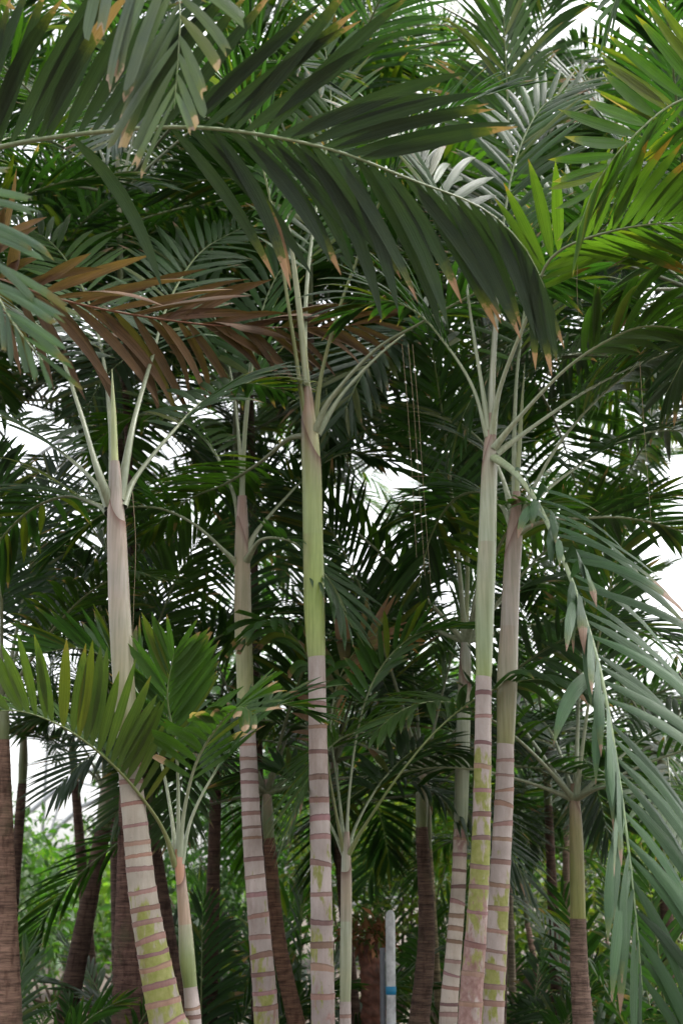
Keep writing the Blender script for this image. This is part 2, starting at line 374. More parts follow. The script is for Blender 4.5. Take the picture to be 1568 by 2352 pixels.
    def rim(s, Q2, sides, g, cl):
        n = len(Q2); i0 = int(n*g.uniform(.70, .78)); ph = g.uniform(0, 6.28)
        a = np.linspace(0, 2*math.pi, sides, endpoint=False)
        T = nrm(np.gradient(Q2[:, :3], axis=0)); V = []
        span = int(n*.17)
        for k in range(7):
            row = []
            for j in range(sides):
                e = i0+(k/6-1)*n*.28+span*(.5+.5*math.cos(a[j]-ph))**2*(k/6)
                i = int(np.clip(e, 0, n-2)); f = np.clip(e-i, 0, 1)
                c = Q2[i, :3]*(1-f)+Q2[i+1, :3]*f; r = (Q2[i, 3]*(1-f)+Q2[i+1, 3]*f)*(1.002+.05*(k/6))
                B = nrm(np.cross(T[i], [0, -1, 0])); N = np.cross(B, T[i])
                row.append(c+r*(math.cos(a[j])*B+math.sin(a[j])*N))
            V.append(row)
        V = np.array(V).reshape(-1, 3)
        i = np.arange(6)[:, None]*sides; j = np.arange(sides)[None]
        F = np.stack([i+j, i+(j+1) % sides, i+sides+(j+1) % sides, i+sides+j], -1).reshape(-1, 4)
        kk = np.repeat(np.arange(7), sides)/6
        c0 = cl[int(n*.55)*sides]; cc = c0[None]*(1-kk[:, None]**3)+np.array([.30, .22, .18])*kk[:, None]**3
        cc[-sides:] = (.17, .09, .07)
        link('leaf_sheath', make_mesh('leaf_sheath', V, F, colr=cc), M_STALK, s.shaft)
    def frond(s, pts, L=.55, W=.05, n=30, pet=.28, roll=(0, 0), ang=(62, 22), vee=(18, 8), droop=.35, colr=GREEN,
              r0=None, pcol=PALE, indiv=None, rcol=None, seed=None, label=None, px=True, mat=None, rs=1.0, heading=None, **kw):
        P = np.array([at(*p) for p in pts]) if px else np.asarray(pts)
        m = 44; C, Ln = spline(P, m); C = C[:, :3]
        H = (P[-1]-P[0])*np.array([1, 1, 0]) if heading is None else np.array([*heading, 0.])
        H = nrm(H); S0 = np.cross(H, [0, 0, 1.])
        seed = seed if seed is not None else int(abs(P[:, 0].sum()*917+P[:, 2].sum()*331)) % 99991
        r = dict(seed=seed, roll=roll if isinstance(roll, tuple) else (roll, roll), ang=ang, vee=vee, droop=droop, col=colr, **kw)
        # stalk: sheath base -> petiole -> rachis, flattened, tapering to a hair
        b = (r0 or .030)*rs
        t = np.linspace(0, 1, m)
        rad = np.interp(t, [0, .05, .13, .3, .7, 1], [b, b*.78, b*.50, b*.40, b*.24, b*.05])
        T = nrm(np.gradient(C, axis=0)); S = nrm(S0[None]-(T@S0)[:, None]*T); N = np.cross(S, T)
        V, F, u, ri = tube(C, rad, 8 if s.near else 5, flat=.72, nref=N)
        pc = np.array(pcol); rc = np.array(rcol or (.16, .21, .085))
        f = np.clip((t[ri]-.2)/.6, 0, 1)[:, None]; cl = pc*(1-f)+rc*f
        fo = link('frond', make_mesh('frond', V, F, colr=cl), M_STALK, s.root)
        if label: fo['label'] = label
        VV, UV, CO, TI = leaflets(C, S0, pet, n, L, W, r)
        q = len(VV)
        if indiv is None: indiv = s.near and s.count+q <= s.limit
        mt = mat or M_LEAF
        if indiv:
            s.count += q
            for i in range(q):
                link('leaflet', make_mesh('leaflet', VV[i].reshape(-1, 3), LF1, UV[i].reshape(-1, 2), CO[i].reshape(-1, 3), attrs={'tip': TI[i].reshape(-1, 4)}), mt, fo)
        else:
            o = link('leaflets', make_mesh('leaflets', VV.reshape(-1, 3), leaflet_faces(q), UV.reshape(-1, 2), CO.reshape(-1, 3), attrs={'tip': TI.reshape(-1, 4)}), mt, fo)
            o['kind'] = 'stuff'
        return fo
    def spear(s, length=1.2, lean=(0, 0), r=.018, colr=(.30, .34, .17)):
        a = s.top-s.axis*.1; n = 14; t = np.linspace(0, 1, n)
        C = a[None]+t[:, None]*(s.axis*length)[None]+np.outer(t**1.6, np.array([lean[0], lean[1], 0]))
        V, F, u, ri = tube(C, np.interp(t, [0, .1, .6, 1], [r*1.3, r, r*.75, r*.1]), 10)
        link('spear_leaf', make_mesh('spear_leaf', V, F, colr=np.repeat(np.array(colr)[None], len(V), 0)*(1-.3*t[ri])[:, None]), M_STALK, s.root)
    def crown(s, nf=8, length=2.3, az0=0., el=(82, 8), droop=1.0, az_skip=None, seed=1, spread=2.39996, tone=1.0, **kw):
        """fronds by golden angle from the youngest, upright one to the oldest, hanging one"""
        g = np.random.default_rng(seed)
        for i in range(nf):
            az = az0+i*spread+g.normal(0, .15); f = (i+.5)/nf
            if az_skip is not None and abs((az-az_skip[0]+math.pi) % (2*math.pi)-math.pi) < az_skip[1]: continue
            e = math.radians(el[0]+(el[1]-el[0])*f**.85+g.normal(0, 4)); ln = length*g.uniform(.86, 1.1)
            hd = np.array([math.sin(az), math.cos(az), 0.]); p = s.top-s.axis*.10+hd*s.topr*.55
            dv = nrm(s.axis*.6*math.sin(e)+np.array([0, 0, .4*math.sin(e)])+hd*math.cos(e)); P = [p]; k = 9
            for j in range(k):
                P.append(P[-1]+dv*ln/k)
                dv = nrm(dv+np.array([0, 0, -1.])*droop*(.045+.24*(j/k)**1.3)*(0.6+.8*math.cos(e)))
            a = dict(L=.55*length/2.3, W=.05*length/2.3, n=26, droop=g.uniform(.25, .7), roll=(g.normal(0, 8), g.normal(0, 28)), seed=int(g.integers(1e6)))
            cv = g.choice(4); a['colr'] = tuple(np.array([GREEN, DARK, MID, BLUE][cv])*tone)
            a.update(kw); a['n'] = a.pop('pairs', a['n']); s.frond(P, px=False, **a)
def Spl(P):
    P = np.asarray(P); return float(np.linalg.norm(np.diff(P, axis=0), axis=1).sum())
def fibre(palm, pts, r=.0014, colr=(.26, .2, .12)):
    C, _ = spline([at(*p) for p in pts], 24); V, F, u, ri = tube(C[:, :3], np.linspace(r, r*.5, 24), 5)
    link('hanging_fibre', make_mesh('hanging_fibre', V, F, colr=np.repeat(np.array(colr)[None], len(V), 0)), M_STALK, palm.root)

# ------------------------------------------------------------------ ground
n = 60; xs = np.linspace(-1, 1, n); xs = np.sign(xs)*np.abs(xs)**2*160
X, Y = np.meshgrid(xs, xs+20); Z = .04*np.sin(X*1.3)*np.cos(Y*.9)+.03*np.sin(X*3.1+Y*2.3); Z -= .05
F = (np.arange(n-1)[:, None]*n+np.arange(n-1)[None])[..., None]+np.array([0, 1, n+1, n])
go = link('ground', make_mesh('ground', np.stack([X, Y, Z], -1).reshape(-1, 3), F.reshape(-1, 4)), plain('soil', (.09, .065, .045), .95, .5, 3)); go['kind'] = 'structure'

# ------------------------------------------------------------------ the clump of tall palms
GRP = 'tall ringed palms of the front clump'
WAXY = [(0, (.27, .33, .13)), (.10, (.25, .31, .17)), (.45, (.33, .38, .26)), (.8, (.40, .40, .34)), (1, (.36, .30, .27))]
PALEC = [(0, (.21, .21, .085)), (.2, (.30, .285, .185)), (.5, (.34, .30, .255)), (.85, (.31, .27, .24)), (1, (.27, .23, .205))]
LIME = [(0, (.29, .34, .12)), (.2, (.27, .35, .09)), (.55, (.30, .36, .14)), (.85, (.42, .42, .26)), (.93, (.40, .29, .22)), (1, (.40, .35, .30))]

A = Palm('tall palm with white ringed trunk and long lime green crownshaft', 8.0,
         [(742, 2352, 50), (739, 2150, 47), (736, 1950, 44), (731, 1750, 41), (727, 1505, 38)],
         [(726, 1495, 41), (722, 1400, 47), (719, 1250, 46), (716, 1100, 44), (712, 1000, 40), (708, 940, 32), (705, 890, 20)], group=GRP,
         cs_cols=LIME, ring=.135, amt=([(0, .5), (.35, .75), (.6, .70), (.75, .45), (.9, 0), (1, 0)], [(0, .95), (.3, .75), (.6, .42), (1, .05)]))
A.frond([(704, 985, 8), (690, 890, 7.98), (668, 740, 7.95), (640, 560, 7.9), (610, 410, 7.85), (570, 270, 7.8), (480, 150, 7.6), (340, 110, 7.4)], pet=.42, L=.6, W=.055, n=28, colr=DARK, pcol=OLIVE, droop=.5, roll=(0, 30))
A.frond([(722, 985, 8), (738, 860, 8), (775, 720, 8), (818, 600, 7.95), (860, 490, 7.9), (930, 360, 7.8), (1040, 250, 7.7), (1180, 200, 7.6)], pet=.38, L=.6, W=.055, n=28, colr=DARK, pcol=OLIVE, droop=.4, roll=(0, -30))
A.frond([(724, 990, 7.98), (760, 915, 7.9), (860, 805, 7.8), (960, 745, 7.7), (1050, 695, 7.6), (1170, 640, 7.5), (1320, 640, 7.4), (1420, 690, 7.3)], pet=.45, L=.55, W=.05, n=26, colr=GREEN, pcol=PALE, droop=.5, roll=(0, 10))
A.frond([(728, 1000, 8.02), (790, 900, 8.1), (900, 790, 8.3), (1000, 730, 8.5), (1130, 690, 8.8), (1280, 720, 9.1)], pet=.40, L=.55, W=.05, n=24, colr=DARK, droop=.5)
A.frond([(702, 1000, 8.05), (660, 1010, 8.2), (600, 1060, 8.4), (520, 1110, 8.7), (430, 1150, 9.0), (330, 1230, 9.3)], pet=.25, L=.5, W=.045, n=26, colr=MID, droop=.4)
A.frond([(708, 960, 8.03), (700, 850, 8.1), (705, 650, 8.3), (730, 450, 8.6), (760, 250, 8.9), (740, 60, 9.2)], pet=.3, L=.6, W=.05, n=30, colr=MID, droop=.3)
A.spear(1.35, (-.07, 0), .022, (.36, .38, .24))

B = Palm('tall palm with pale waxy green crownshaft and a long frond drooping to the ground side', 7.5,
         [(1078, 2352, 50), (1092, 2150, 45), (1102, 1980, 41), (1107, 1800, 38), (1110, 1550, 35)],
         [(1111, 1538, 36), (1112, 1420, 42), (1117, 1280, 42), (1121, 1150, 38), (1124, 1050, 33), (1126, 1000, 26), (1127, 950, 16)], group=GRP,
         cs_cols=WAXY, ring=.118, amt=([(0, .3), (.3, .78), (.6, .92), (.8, .85), (.93, .6), (1, .1)], [(0, 1.35), (.25, 1.2), (.45, .9), (.62, .65), (.8, .3), (1, .1)]))
B.frond([(1135, 1052, 7.45), (1180, 1085, 7.25), (1238, 1165, 7.0), (1312, 1335, 6.6), (1372, 1520, 6.3), (1410, 1720, 6.1), (1440, 1930, 5.95), (1462, 2130, 5.9), (1475, 2280, 5.9)],
        pet=.13, L=.86, W=.062, n=31, colr=(.034, .094, .034), droop=1.25, mess=5, ang=(72, 28), vee=(36, 28), roll=(34, 20), tip=(.95, .9), prof=[.5, .8, 1, .95, .7], lside=(.74, 1.05), dside=(2.6, 1.0), gaps=0, pcol=(.27, .32, .2), rcol=(.2, .28, .14), mat=M_THICK, yellowing=.02, rs=1.05)
B.frond([(1128, 1010, 7.5), (1148, 890, 7.4), (1215, 715, 7.2), (1268, 590, 7.0), (1400, 532, 6.8), (1568, 512, 6.6), (1720, 540, 6.5)],
        pet=.40, L=.58, W=.062, n=24, colr=YELLOW, col2=MID, droop=.18, roll=(20, 45), ang=(58, 25), tip=(.93, .8), tipcol=(.25, .15, .04))
B.frond([(1120, 1005, 7.5), (1085, 890, 7.5), (1030, 800, 7.55), (960, 720, 7.6), (880, 690, 7.7), (800, 720, 7.8)], pet=.42, L=.55, W=.05, n=22, colr=DARK, droop=.6)
B.frond([(1122, 990, 7.5), (1105, 880, 7.5), (1085, 760, 7.55), (1060, 600, 7.6), (1010, 450, 7.7), (930, 330, 7.8), (820, 260, 7.8)], pet=.36, L=.6, W=.055, n=26, colr=GREEN, droop=.4, roll=(0, 30))
B.frond([(1125, 990, 7.52), (1128, 880, 7.55), (1135, 740, 7.7), (1150, 560, 7.9), (1180, 380, 8.1), (1240, 250, 8.3), (1330, 190, 8.4)], pet=.34, L=.6, W=.05, n=26, colr=GREEN, droop=.4, roll=(0, -30))
B.frond([(1133, 1030, 7.48), (1190, 960, 7.4), (1290, 855, 7.3), (1380, 790, 7.2), (1480, 750, 7.1), (1600, 770, 7.0), (1700, 850, 7.0)], pet=.38, L=.58, W=.055, n=24, colr=MID, droop=.7, roll=(0, 15))
B.frond([(1136, 1045, 7.5), (1230, 975, 7.6), (1350, 895, 7.8), (1480, 830, 8.0), (1600, 800, 8.2), (1750, 850, 8.3)], pet=.30, L=.55, W=.05, n=26, colr=DARK, droop=.6, roll=(0, 10))
B.spear(1.1, (.04, 0), .018, (.40, .42, .33))
for x in (948, 962, 972): fibre(B, [(x-25, 790, 7.45), (x-12, 940, 7.45), (x, 1120, 7.45), (x+8+(x-948)*.4, 1280+(x-948)*3, 7.45)])
fibre(B, [(1326, 600, 7.1), (1324, 660, 7.1), (1330, 760, 7.1)]); fibre(B, [(1468, 830, 7.1), (1478, 980, 7.1), (1495, 1210, 7.1)])

C_ = Palm('tall palm with swollen grey crownshaft standing against its paler twin', 8.0,
          [(1128, 2352, 52), (1137, 2200, 47), (1148, 2000, 43), (1157, 1830, 40), (1160, 1705, 37)],
          [(1161, 1690, 39), (1164, 1560, 46), (1169, 1440, 41), (1174, 1330, 38), (1180, 1230, 36), (1184, 1180, 28), (1186, 1130, 18)], group=GRP,
          cs_cols=PALEC, ring=.10, sh=.85, amt=([(0, .2), (.3, .75), (.6, .85), (.8, .55), (1, 0)], [(0, .9), (.3, .65), (.6, .35), (1, .05)]))
C_.frond([(1190, 1200, 8), (1225, 1120, 8), (1290, 1010, 8), (1400, 890, 8), (1540, 800, 8), (1700, 800, 8)], pet=.36, L=.58, W=.05, n=24, colr=GREEN, droop=.7, roll=(0, 10))
C_.frond([(1192, 1215, 8), (1215, 1165, 8.1), (1300, 1090, 8.3), (1430, 1010, 8.6), (1560, 990, 8.9), (1700, 1040, 9.1)], pet=.28, L=.55, W=.05, n=26, colr=DARK, droop=.6)
C_.frond([(1183, 1170, 8.02), (1180, 1000, 8.1), (1190, 820, 8.3), (1220, 640, 8.5), (1290, 480, 8.7), (1400, 380, 8.9)], pet=.34, L=.58, W=.05, n=26, colr=MID, droop=.35, roll=(0, -30))
C_.frond([(1190, 1225, 7.98), (1240, 1200, 7.9), (1330, 1190, 7.9), (1440, 1190, 8.0), (1560, 1220, 8.1), (1680, 1290, 8.2)], pet=.2, L=.55, W=.048, n=28, colr=DARK, droop=.55)
C_.frond([(1178, 1190, 8.05), (1150, 1090, 8.2), (1100, 1010, 8.5), (1030, 960, 8.9), (960, 960, 9.3), (900, 1000, 9.6)], pet=.25, L=.55, W=.048, n=26, colr=DARK, droop=.5)
C_.frond([(1178, 1215, 8.02), (1150, 1160, 8.1), (1100, 1130, 8.4), (1040, 1150, 8.7), (990, 1230, 9.0), (960, 1350, 9.2)], pet=.2, L=.55, W=.048, n=26, colr=DARK, droop=.7)
C_.spear(.9, (.02, 0), .016)

D = Palm('leaning palm with thick banded green and brown trunk', 6.9,
         [(402, 2420, 84), (384, 2345, 76), (352, 2190, 66), (328, 2050, 60), (312, 1900, 54), (300, 1780, 50), (293, 1680, 48)],
         [(292, 1668, 48), (283, 1540, 49), (276, 1420, 50), (271, 1300, 46), (268, 1210, 42), (266, 1140, 34), (264, 1060, 22)], group=GRP,
         cs_cols=PALEC, sh=.8, ring=.082, tcol=(.36, .325, .27), scar=(.29, .185, .155),
         amt=([(0, .1), (.33, .4), (.40, .95), (.58, .98), (.68, .6), (.8, .35), (1, .2)], [(0, 1.4), (.35, 1.25), (.41, .6), (.6, .38), (1, .3)]))
D.frond([(256, 1160, 6.9), (225, 1080, 6.85), (180, 930, 7.0), (130, 800, 7.3), (50, 720, 7.8), (-60, 700, 8.2)], pet=.4, L=.55, W=.05, n=24, pcol=(.20, .225, .155), colr=DARK, droop=.5)
D.frond([(252, 1170, 6.95), (220, 1110, 7.1), (130, 1030, 7.4), (0, 950, 7.8), (-130, 930, 8.1)], pet=.3, L=.5, W=.045, n=26, pcol=(.20, .225, .155), colr=DARK, droop=.5)
D.frond([(275, 1150, 6.9), (290, 1060, 6.95), (310, 960, 7.1), (350, 820, 7.6), (390, 690, 8.3), (460, 580, 8.9), (560, 520, 9.4)], pet=.34, L=.55, W=.055, n=26, pcol=(.20, .225, .155), colr=GREEN, droop=.35, roll=(0, -30))
D.frond([(282, 1165, 6.9), (310, 1100, 7.0), (390, 1000, 7.2), (470, 920, 7.5), (560, 880, 7.8), (660, 900, 8.1)], pet=.36, L=.5, W=.05, n=24, pcol=(.20, .225, .155), colr=DARK, droop=.6, indiv=False)
D.frond([(252, 1180, 6.95), (225, 1160, 7.1), (150, 1140, 7.4), (60, 1180, 7.6), (-30, 1280, 7.8), (-80, 1380, 7.9)], pet=.15, L=.55, W=.045, n=28, pcol=(.20, .225, .155), colr=DARK, droop=.6, indiv=False)
D.frond([(262, 1130, 6.92), (255, 980, 7.2), (235, 810, 7.8), (190, 660, 8.4), (110, 550, 8.9), (0, 500, 9.2)], pet=.36, L=.55, W=.055, n=26, pcol=(.20, .225, .155), colr=MID, droop=.4, roll=(0, 30))
D.spear(.62, (-.01, .05), .02, (.33, .37, .18))
fibre(D, [(305, 1130, 6.8), (312, 1250, 6.8), (308, 1380, 6.8), (305, 1470, 6.8)])

E = Palm('palm with narrow grey crownshaft forking low between two taller neighbours', 8.6,
         [(612, 2352, 52), (597, 2150, 46), (580, 1930, 41), (568, 1680, 36)],
         [(567, 1668, 36), (562, 1540, 38), (558, 1420, 39), (557, 1330, 36), (556, 1270, 33), (556, 1200, 28), (556, 1140, 20)], group=GRP,
         cs_cols=[(0, (.30, .33, .13)), (.4, (.34, .36, .20)), (.6, (.36, .29, .21)), (1, (.34, .31, .31))], sh=.8, ring=.088,
         amt=([(0, .5), (.3, .9), (.5, .7), (.8, .3), (1, .1)], [(0, 1.05), (.2, .8), (.5, .5), (1, .3)]))
E.frond([(547, 1300, 8.6), (520, 1270, 8.55), (440, 1200, 8.5), (350, 1165, 8.5), (240, 1180, 8.5), (120, 1270, 8.5)], pet=.34, L=.5, W=.045, n=26, colr=DARK, droop=.5)
E.frond([(566, 1270, 8.6), (590, 1220, 8.6), (650, 1150, 8.7), (720, 1080, 8.9), (800, 1040, 9.1), (900, 1060, 9.3)], pet=.36, L=.5, W=.045, n=24, colr=DARK, droop=.5)
E.frond([(565, 1290, 8.58), (600, 1240, 8.4), (660, 1240, 8.2), (700, 1270, 8.2), (760, 1340, 8.15), (800, 1430, 8.1)], pet=.3, L=.45, W=.045, n=22, colr=GREEN, droop=.5)
E.frond([(552, 1230, 8.62), (535, 1130, 8.7), (480, 1020, 8.9), (400, 960, 9.1), (300, 960, 9.3), (200, 1030, 9.5)], pet=.3, L=.52, W=.045, n=26, colr=MID, droop=.5)
E.frond([(555, 1200, 8.6), (560, 1050, 8.6), (575, 880, 8.7), (600, 720, 8.8), (660, 600, 8.9), (760, 540, 9.0)], pet=.34, L=.55, W=.05, n=26, colr=GREEN, droop=.35, roll=(0, -25))
E.frond([(557, 1210, 8.62), (552, 1050, 8.7), (530, 860, 8.9), (480, 700, 9.1), (400, 590, 9.2), (300, 560, 9.3)], pet=.34, L=.55, W=.05, n=26, colr=GREEN, droop=.35, roll=(0, 25))
E.spear(1.0, (.05, 0), .017, (.36, .40, .26))

Fp = Palm('slim straight palm half hidden behind the close pair of trunks', 9.6,
          [(1028, 2352, 38), (1040, 2200, 34), (1052, 2040, 31), (1057, 1905, 29)],
          [(1057, 1900, 29), (1060, 1800, 31), (1064, 1650, 30), (1068, 1520, 26), (1070, 1440, 18)], group=GRP, ring=.088,
          cs_cols=[(0, (.20, .24, .15)), (.5, (.30, .33, .24)), (1, (.36, .36, .30))], tcol=(.50, .44, .38),
          amt=([(0, .5), (.4, .6), (1, 0)], [(0, .9), (.6, .4), (.85, .5), (1, .9)]))
Fp.crown(9, 2.2, az0=1.2, seed=21, el=(80, 15))
Fp.spear(.9)

G = Palm('young slender palm with pinkish crownshaft and broad frond arching to the left', 7.0,
         [(447, 2400, 34), (437, 2262, 29)],
         [(436, 2254, 30), (430, 2200, 34), (425, 2120, 28), (418, 2040, 22), (413, 1990, 22), (410, 1950, 16)], group='young palms of the clump',
         ring=.055, cs_cols=[(0, (.17, .22, .08)), (.2, (.19, .24, .10)), (.45, (.34, .33, .24)), (.65, (.44, .29, .21)), (.85, (.46, .24, .15)), (1, (.40, .22, .14))],
         amt=([(0, .3), (1, .2)], [(0, .3), (1, .1)]))
G.frond([(404, 1990, 7), (372, 1900, 6.95), (300, 1800, 6.8), (220, 1722, 6.65), (130, 1662, 6.55), (30, 1632, 6.45), (-80, 1650, 6.4)], pet=.26, L=.46, W=.055, n=24, colr=MID,
        roll=(-15, -25), vee=(48, 38), droop=.05, ang=(72, 40), tip=(.95, .5), tipcol=(.20, .17, .04), rs=.8, pcol=OLIVE, cside=(.07, .11, .03), gaps=0)
G.frond([(412, 1985, 7), (424, 1860, 6.95), (452, 1750, 6.85), (500, 1670, 6.7), (548, 1625, 6.5), (585, 1640, 6.35)], pet=.34, L=.36, W=.045, n=18, colr=MID, kind='trunc', droop=.35, tip=(.80, .35), tipcol=(.62, .42, .30), rs=.75, roll=(0, -40))
G.frond([(416, 1985, 7), (440, 1880, 7.05), (490, 1780, 7.1), (560, 1680, 7.2), (640, 1620, 7.3), (720, 1640, 7.4)], pet=.36, L=.42, W=.045, n=22, colr=GREEN, rs=.75, droop=.4)
G.frond([(407, 1985, 7.02), (395, 1880, 7.1), (375, 1770, 7.2), (340, 1640, 7.3), (280, 1540, 7.4), (190, 1490, 7.4), (90, 1500, 7.4)], pet=.34, L=.45, W=.05, n=24, colr=GREEN, rs=.75, vee=(45, 30), roll=(0, -20), droop=.1)
G.frond([(409, 1980, 7.0), (410, 1850, 7.0), (405, 1720, 7.0), (385, 1600, 6.9), (400, 1500, 6.8)], pet=.45, L=.42, W=.05, n=18, colr=MID, rs=.7, vee=(30, 10), droop=.1)

Hh = Palm('slim young palm with smooth grey green stem and open vase of fronds', 8.5,
          [(793, 2352, 24), (793, 2300, 23)],
          [(793, 2292, 23), (794, 2200, 25), (795, 2100, 24), (795, 2000, 22), (795, 1950, 18), (796, 1910, 12)], group='young palms of the clump', ring=.07,
          cs_cols=[(0, (.29, .31, .20)), (.5, (.36, .38, .29)), (.85, (.38, .39, .32)), (1, (.33, .28, .22))], amt=([(0, .1), (1, .1)], [(0, .2), (1, .1)]))
Hh.frond([(799, 1965, 8.5), (835, 1900, 8.4), (920, 1775, 8.2), (1010, 1670, 8.1), (1110, 1595, 8.0), (1230, 1560, 7.95), (1340, 1590, 7.9)], pet=.55, L=.45, W=.055, n=18, colr=DARK, rs=.75, pcol=(.24, .29, .13), droop=1.1)
Hh.frond([(791, 1965, 8.5), (770, 1860, 8.5), (752, 1750, 8.55), (740, 1600, 8.6), (690, 1480, 8.5), (620, 1430, 8.3), (560, 1470, 8.2)], pet=.50, L=.36, W=.045, n=16, colr=GREEN, rs=.7, kind='trunc', droop=1.3, pcol=OLIVE)
Hh.frond([(795, 1960, 8.5), (802, 1820, 8.5), (825, 1660, 8.5), (870, 1540, 8.4), (950, 1460, 8.3), (1050, 1440, 8.2)], pet=.5, L=.45, W=.05, n=18, colr=GREEN, rs=.75, droop=.4)
Hh.frond([(793, 1960, 8.55), (775, 1800, 8.9), (760, 1680, 9.2), (775, 1570, 9.2), (820, 1490, 9.1), (880, 1450, 9.0), (930, 1470, 9.0)], pet=.45, L=.38, W=.05, n=18, colr=GREEN, col2=(.20, .10, .05), rs=.7, tip=(.45, .9), tipcol=(.26, .13, .075), label='frond with withered orange brown end', vee=(30, 15), droop=.25)
Hh.frond([(797, 1965, 8.55), (820, 1890, 8.7), (880, 1790, 9.0), (960, 1720, 9.2), (1040, 1730, 9.4)], pet=.4, L=.42, W=.045, n=20, colr=DARK, rs=.7)
Hh.frond([(792, 1968, 8.55), (750, 1880, 8.8), (690, 1800, 9.0), (620, 1760, 9.1), (540, 1800, 9.2)], pet=.4, L=.42, W=.045, n=20, colr=DARK, rs=.7)

Ip = Palm('palm with yellow green crownshaft and dark scored trunk behind the drooping frond', 9.6,
          [(1338, 2352, 44), (1330, 2240, 38), (1326, 2110, 34)],
          [(1326, 2100, 33), (1324, 2000, 32), (1322, 1920, 29), (1320, 1860, 24), (1318, 1800, 18)], group=GRP, ring=.06,
          tcol=(.19, .145, .12), cs_cols=[(0, (.24, .25, .07)), (.6, (.28, .28, .11)), (.9, (.30, .26, .13)), (1, (.2, .15, .1))], rough_rings=True,
          amt=([(0, 0), (1, 0)], [(0, .3), (1, .2)]))
Ip.crown(10, 2.0, az0=.3, seed=33, el=(80, 0), pcol=PALE)

# ------------------------------------------------------------------ palms rooted just outside the picture whose fronds reach into it
OL = Palm('palm left of the clump whose great frond arches overhead across the other crowns', 5.4,
          [(-440, 2352, 60), (-430, 1600, 52), (-425, 1150, 50)], [(-425, 1130, 52), (-423, 900, 58), (-420, 740, 48), (-420, 640, 32)], ring=.17)
OL.frond([(-415, 700, 5.4), (-330, 520, 5.35), (-180, 400, 5.25), (0, 338, 5.15), (230, 303, 5.05), (470, 294, 5.0), (740, 338, 4.95), (950, 415, 4.95), (1110, 480, 5.0), (1205, 570, 5.05), (1250, 660, 5.1)],
         pet=.16, L=.74, W=.060, n=50, colr=(.027, .048, .029), droop=.55, mess=5, curl=.16, twist=8, roll=(55, 42), ang=(60, 22), vee=(12, 0), tip=(.90, .55), rs=1.05, pcol=(.24, .29, .17), rcol=(.24, .30, .17), prof=[.8, .95, 1, .9, .55], gaps=.02, sparse={-1: (.42, .22)}, range={1: (0, .70)}, dside=(.5, 2.0), fold=.22, mat=M_THICK, yellowing=0, tipcol=(.42, .25, .175), label='long frond arching over the clump')
OL.frond([(-415, 690, 5.4), (-380, 250, 5.0), (-180, -160, 4.6), (120, -300, 4.4), (330, -190, 4.32), (408, -20, 4.3), (410, 120, 4.32), (400, 250, 4.35)],
         pet=.60, L=.54, W=.042, n=18, colr=(.115, .165, .115), kind='trunc', lside=(1.1, .7), droop=.85, roll=(-20, -85), ang=(64, 26), vee=(10, 0), tip=(.93, .8), tipcol=(.62, .43, .34), rs=.8, mat=M_THICK, label='hanging frond tip with torn pale ends')  # leaf colour raised to stand in for light reflected from above
OL.frond([(-420, 690, 5.35), (-400, 400, 5.0), (-320, 300, 4.7), (-180, 410, 4.4), (-85, 520, 4.3), (-30, 630, 4.25), (30, 740, 4.2), (100, 830, 4.2)],
         pet=.45, L=.42, W=.027, n=20, colr=(.10, .18, .115), kind='trunc', lside=(.6, 1.0), mat=M_THICK, droop=.25, roll=(-30, -80), ang=(44, 16), vee=(15, 5), tip=(.96, .6), tipcol=(.25, .22, .06))
OL.frond([(-425, 690, 5.4), (-380, 350, 5.5), (-280, 100, 5.6), (-100, -60, 5.7), (100, -80, 5.8), (260, 0, 5.9)], pet=.4, L=.6, W=.055, n=26, colr=DARK, roll=(0, 20), indiv=False)
OL2 = Palm('palm beyond the left edge still holding one dead brown frond', 8.9,
           [(-350, 2352, 46), (-345, 1700, 42), (-342, 1250, 40)], [(-342, 1240, 42), (-340, 1000, 46), (-338, 800, 40), (-337, 700, 28)], ring=.17)
OL2.frond([(-330, 720, 8.9), (-270, 640, 8.85), (-150, 600, 8.0), (0, 640, 7.5), (120, 683, 7.3), (300, 722, 7.4), (500, 748, 7.8), (690, 752, 8.25), (790, 748, 8.3), (880, 738, 8.35)],
          pet=.14, L=.78, W=.062, n=44, var=.38, mess=9, curl=.28, twist=22, colr=(.205, .128, .10), col2=(.15, .085, .066), cside=(.135, .085, .058), droop=.75, dside=(.45, 1.25), roll=(48, 48), ang=(46, 18), vee=(8, 0), tip=(1.2, 0), fold=.7, pcol=(.22, .12, .06), rcol=(.26, .115, .075), mat=M_DRY, gaps=.10, yellowing=.10, label='dead brown frond')
OL2.crown(8, 2.4, az0=.9, seed=44, az_skip=(4.7, .9))
OR = Palm('palm beyond the right edge with bright fronds reaching over the clump', 6.8,
          [(2010, 2352, 52), (2005, 1600, 46), (2000, 1100, 44)], [(2000, 1090, 46), (1998, 880, 50), (1995, 720, 42), (1995, 640, 28)], ring=.17)
OR.frond([(1990, 660, 6.8), (1900, 380, 6.6), (1740, 215, 6.5), (1568, 228, 6.4), (1444, 322, 6.3), (1370, 420, 6.3), (1330, 520, 6.3)],
         pet=.22, L=.62, W=.060, n=26, colr=MID, droop=-.1, roll=(-38, -45), ang=(62, 30), vee=(12, 5), tip=(.92, .9), tipcol=(.30, .28, .03), yellowing=.2)
OR.frond([(1990, 650, 6.8), (1930, 250, 6.8), (1780, -60, 6.7), (1600, -150, 6.6), (1460, -90, 6.5), (1400, 30, 6.5)], pet=.3, L=.55, W=.055, n=26, colr=GREEN, droop=.6, roll=(-20, -40))
